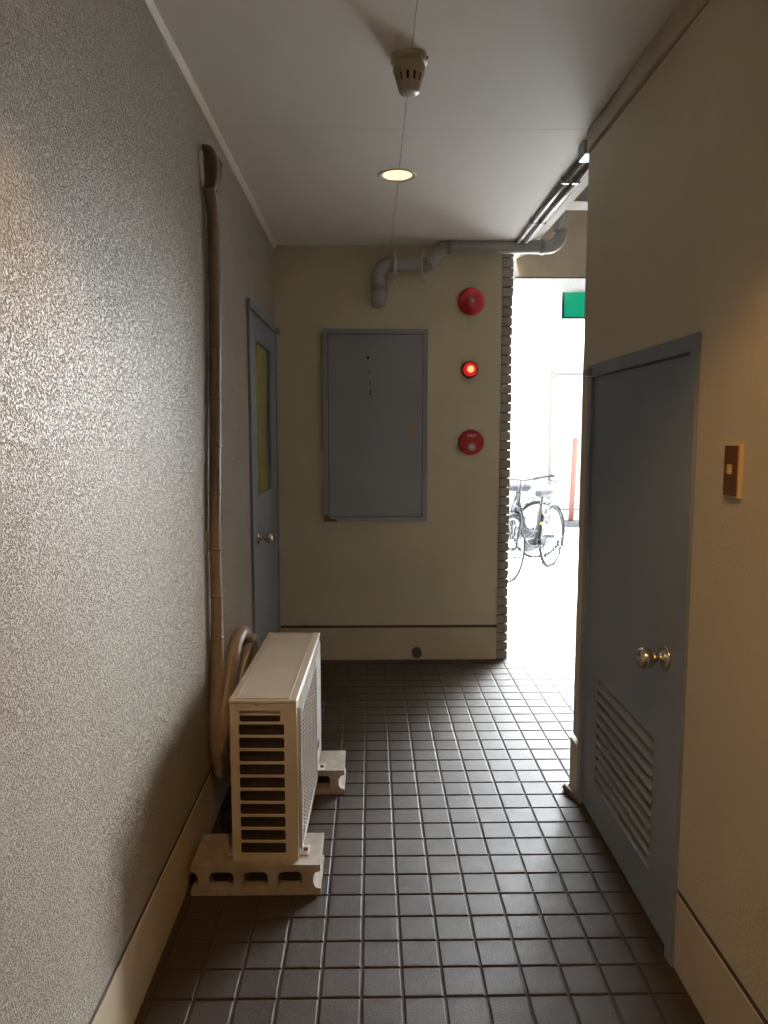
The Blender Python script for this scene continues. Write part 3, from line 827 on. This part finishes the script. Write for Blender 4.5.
# ------------------------------------------------------------------ exit sign beyond the lintel
SGX0, SGX1, SGY = 1.412, 1.87, 5.600
o = thing('exit_sign', 'lit green exit sign hanging under the lintel in the bright opening', 'exit sign', (1.65, SGY, 2.30))
me = plate([(SGX0 - .008, 2.290), (SGX1 + .008, 2.290), (SGX1 + .008, 2.512), (SGX0 - .008, 2.512)], [[(SGX0 + .012, 2.304), (SGX1 - .012, 2.304), (SGX1 - .012, 2.498), (SGX0 + .012, 2.498)]], .012)
m = MB().mesh(me, basis((1, 0, 0), (0, 0, 1), (0, -1, 0), (0, SGY, 0))); m.box(SGX0 - .008, SGX1 + .008, SGY + .006, SGY + .085, 2.290, 2.512)
m.build('case', M['sign_case'], o, bevel=.003)
fc = MB().box(SGX0 + .010, SGX1 - .010, SGY - .004, SGY + .006, 2.302, 2.500).build('face', M['sign_green'], o)
m = MB(); m.box(1.606, 1.70, SGY - .0045, SGY, 2.318, 2.36); m.build('white_mark', M['sign_white'], fc)
MB().box(1.46, 1.84, 5.499, SGY + .05, 2.510, 2.545).build('hanger', M['sign_case'], o)

# ------------------------------------------------------------------ bicycles
def make_bike(label):
    root = thing('bicycle', label, 'bicycle', (0, 0, 0), 'bicycles parked outside the opening')
    WB, r = 1.06, .325
    def wheel(x):
        ty = MB().tube([(x + r * math.cos(2 * math.pi * k / 28), 0, r + r * math.sin(2 * math.pi * k / 28)) for k in range(28)], .018, 10, 1, True).build('wheel', M['rubber'], root)
        rr = r - .028
        MB().tube([(x + rr * math.cos(2 * math.pi * k / 28), 0, r + rr * math.sin(2 * math.pi * k / 28)) for k in range(28)], .009, 8, 1, True).build('rim', M['rim'], ty)
        m = MB()
        for k in range(32):
            a = 2 * math.pi * k / 32; s = .022 if k % 2 else -.022
            m.cyl((x + .016 * math.cos(a + 1.2), s, r + .016 * math.sin(a + 1.2)), (x + rr * math.cos(a), 0, r + rr * math.sin(a)), .0014, 4)
        m.build('spokes', M['rim'], ty)
        MB().cyl((x, -.05, r), (x, .05, r), .020, 14).build('hub', M['bike_steel'], ty)
    def guard(x, a0, a1):
        m = MB(); n = 16; R1 = r + .030
        for k in range(n):
            q = []
            for kk, yy in ((k, -.026), (k + 1, -.026), (k + 1, .026), (k, .026)):
                a = R(a0 + (a1 - a0) * kk / n); q.append((x + R1 * math.cos(a), yy, r + R1 * math.sin(a)))
            m.quad(*q)
        bmesh.ops.remove_doubles(m.bm, verts=m.bm.verts[:], dist=1e-5)
        for s in (-.03, .03):
            for a in (R(a0 + 12), R(a1 - 20)):
                m.cyl((x, s * 1.4, r), (x + R1 * math.cos(a), s, r + R1 * math.sin(a)), .003, 6)
        o = m.build('mudguard', M['chain_guard'], root)
        so = o.modifiers.new('shell', 'SOLIDIFY'); so.thickness = .003
    wheel(0); wheel(WB)
    guard(0, 20, 205); guard(WB, -22, 150)
    bb = (.46, 0, .275); hd0, hd1 = (.915, 0, .68), (.875, 0, .86); st = (.30, 0, .70)
    m = MB()
    m.tube([hd0, (.80, 0, .46), (.68, 0, .34), (.56, 0, .285), bb], .019, 12, 5)
    m.tube([(.885, 0, .80), (.74, 0, .56), (.60, 0, .46), (.395, 0, .43)], .014, 12, 5)
    m.cyl(bb, st, .017, 12); m.cyl(hd0, hd1, .021, 14)
    for s in (-.05, .05):
        m.cyl((bb[0], s * .5, bb[2]), (0, s, r), .010, 10); m.cyl((st[0] + .03, s * .3, .60), (0, s, r), .008, 10)
    m.build('frame', M['bike_dark'], root)
    m = MB(); m.cyl((.915, 0, .68), (.925, 0, .665), .03, 12)
    for s in (-.05, .05): m.tube([(.920, s * .6, .675), (.945, s, .60), (1.01, s, .42), (WB, s, r)], .011, 10, 4)
    m.build('fork', M['bike_dark'], root)
    m = MB(); m.cyl(hd1, (.845, 0, .99), .013, 12)
    m.tube([(.62, .28, 1.03), (.70, .26, 1.035), (.80, .20, 1.02), (.85, .08, .995), (.845, 0, .99), (.85, -.08, .995), (.80, -.20, 1.02), (.70, -.26, 1.035), (.62, -.28, 1.03)], .0115, 10, 4)
    hb = m.build('handlebar', M['bike_steel'], root)
    for s in (-1, 1):
        MB().cyl((.61, s * .283, 1.029), (.73, s * .252, 1.036), .018, 12).build('grip', M['black'], hb)
        MB().tube([(.745, s * .245, 1.03), (.735, s * .255, .995), (.66, s * .285, .975), (.61, s * .295, .975)], .006, 8, 4).build('brake_lever', M['bike_dark'], hb)
        MB().tube([(.745, s * .245, 1.03), (.83, s * .22, 1.04), (.92, s * .10, .98), (.93, s * .03, .85), (.93, 0, .70)], .0035, 6, 5).build('brake_cable', M['black'], hb)
    MB().lathe([(.022, 0), (.022, .008), (.014, .018), (0, .02)], (.80, -.19, 1.035), (0, 0, 1), 18).build('bell', M['bike_steel'], hb)
    m = MB(); m.cyl(st, (.275, 0, .80), .013, 12); m.build('seat_post', M['bike_steel'], root)
    # saddle
    m = MB(); secs = [(.42, .020, .030, .825), (.34, .034, .045, .828), (.26, .080, .058, .832), (.18, .112, .064, .840), (.14, .100, .055, .842), (.12, .055, .03, .840)]
    rings = []
    for x, hw, hh, z in secs:
        rings.append([m.bm.verts.new((x, hw * math.cos(2 * math.pi * k / 16), z + hh * math.sin(2 * math.pi * k / 16))) for k in range(16)])
    for a, b_ in zip(rings, rings[1:]):
        for k in range(16): m.bm.faces.new((a[k], a[(k + 1) % 16], b_[(k + 1) % 16], b_[k])).smooth = True
    m.bm.faces.new(rings[0]); m.bm.faces.new(rings[-1][::-1])
    sd = m.build('saddle', M['black'], root)
    for y in (-.04, .04): MB().lathe([(.016, 0)] + [(.016 if k % 2 else .011, .004 * k) for k in range(1, 12)] + [(.016, .05)], (.175, y, .775), (0, 0, 1), 12).build('saddle_spring', M['bike_steel'], sd)
    # battery behind the seat tube, chain case, crank, pedals, stand, rack
    bt = MB(); d = Vector((st[0] - bb[0], 0, st[2] - bb[2])).normalized(); nrm = Vector((-d.z, 0, d.x))
    a = Vector(bb) + d * .09 + nrm * .025; b_ = Vector(bb) + d * .40 + nrm * .025
    bt.prism([tuple(a + Vector((0, -.04, 0))), tuple(a + nrm * .075 + Vector((0, -.04, 0))), tuple(b_ + nrm * .075 + Vector((0, -.04, 0))), tuple(b_ + Vector((0, -.04, 0)))], (0, .08, 0))
    bo = bt.build('battery', M['bike_dark'], root, bevel=.01)
    c = (a + b_) / 2 + nrm * .02
    MB().box(c.x - .02, c.x + .02, -.0425, .0425, c.z - .03, c.z + .03).build('sticker', M['yellow'], bo)
    m = MB(); me = plate(rrect(-.06, .56, .215, .345, .062, 8), [], .03); m.mesh(me, basis((1, 0, 0), (0, 0, 1), (0, -1, 0), (0, -.062, 0)))
    m.build('chain_case', M['chain_guard'], root)
    cr = MB().cyl((.46, -.10, .275), (.46, .10, .275), .012, 12).cyl((.46, -.095, .275), (.56, -.095, .16), .009, 8).cyl((.46, .095, .275), (.36, .095, .39), .009, 8).build('crank', M['bike_steel'], root)
    for x, s, z in ((.56, -1, .16), (.36, 1, .39)):
        MB().box(x - .04, x + .04, min(s * .10, s * .19), max(s * .10, s * .19), z - .012, z + .012).build('pedal', M['black'], cr, bevel=.004)
    m = MB()
    for s in (-.09, .09): m.tube([(0, s * .65, .31), (-.02, s, .20), (-.05, s * 1.3, .012), (-.05, s * 1.3, .008)], .008, 8, 4)
    m.tube([(-.05, -.117, .01), (-.07, -.06, .01), (-.07, .06, .01), (-.05, .117, .01)], .008, 8, 4)
    m.build('kickstand', M['bike_dark'], root)
    m = MB()
    for y in (-.06, 0, .06): m.tube([(.21, y, .69), (.10, y, .705), (-.22, y, .705), (-.26, y, .69)], .005, 8, 4)
    for x in (.06, -.08, -.22): m.cyl((x, -.06, .705), (x, .06, .705), .005, 8)
    for s in (-.06, .06): m.cyl((-.18, s, .705), (0, s, r), .005, 8)
    m.build('rack', M['bike_steel'], root)
    m = MB(); m.tube([(.28 + .06 * math.cos(2 * math.pi * k / 16), .045 + .01 * math.sin(4 * math.pi * k / 16), .64 + .05 * math.sin(2 * math.pi * k / 16)) for k in range(16)], .007, 8, 2, True)
    m.build('cable_lock', M['wicker'], root)
    MB().lathe([(.0, 0), (.03, .003), (.032, .02), (.02, .05), (0, .055)], (.985, 0, .715), (-1, 0, 0), 16).build('headlamp', M['bike_steel'], root)
    return root
bike = make_bike('dark city bicycle outside the opening, its front wheel half hidden by the tiled wall end')
rear, front = Vector((1.965, 8.05, 0)), Vector((1.36, 7.18, 0))
bike.location = rear; bike.rotation_euler.z = math.atan2(front.y - rear.y, front.x - rear.x)
bk2 = copy_tree(bike)
bk2['label'] = 'second bicycle parked behind the dark one, mostly its rear mudguard showing'
bk2.location = (1.95, 8.62, 0); bk2.rotation_euler.z = math.atan2(-.30, -.95)

# ------------------------------------------------------------------ across the yard
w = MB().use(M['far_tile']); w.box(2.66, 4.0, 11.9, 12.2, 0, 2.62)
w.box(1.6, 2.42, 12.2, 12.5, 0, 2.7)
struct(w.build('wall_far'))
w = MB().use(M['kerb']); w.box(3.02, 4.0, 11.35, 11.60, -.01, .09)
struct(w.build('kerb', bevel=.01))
w = MB().use(M['white_wall']); w.box(-8, 4.0, 12.9, 13.2, 0, 9)  # tall wall added to screen off sky light beyond the yard
struct(w.build('wall_sky_screen_white'))
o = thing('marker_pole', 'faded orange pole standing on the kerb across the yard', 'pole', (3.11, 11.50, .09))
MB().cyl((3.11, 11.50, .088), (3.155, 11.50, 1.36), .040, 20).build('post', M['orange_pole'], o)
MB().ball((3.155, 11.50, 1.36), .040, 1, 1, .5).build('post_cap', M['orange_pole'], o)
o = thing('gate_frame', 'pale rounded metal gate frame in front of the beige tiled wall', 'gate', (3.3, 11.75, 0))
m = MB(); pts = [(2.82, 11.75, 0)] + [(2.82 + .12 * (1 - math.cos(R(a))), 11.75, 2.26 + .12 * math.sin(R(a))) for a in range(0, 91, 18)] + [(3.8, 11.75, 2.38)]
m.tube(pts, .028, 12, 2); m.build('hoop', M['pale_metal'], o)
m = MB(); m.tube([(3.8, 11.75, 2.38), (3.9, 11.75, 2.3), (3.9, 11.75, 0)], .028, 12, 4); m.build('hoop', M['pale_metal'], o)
m = MB()
for x in (3.2, 3.6): m.cyl((x, 11.75, .25), (x, 11.75, 2.37), .010, 8)
m.cyl((2.82, 11.75, .25), (3.9, 11.75, .25), .016, 8)
m.build('bar', M['pale_metal'], o)
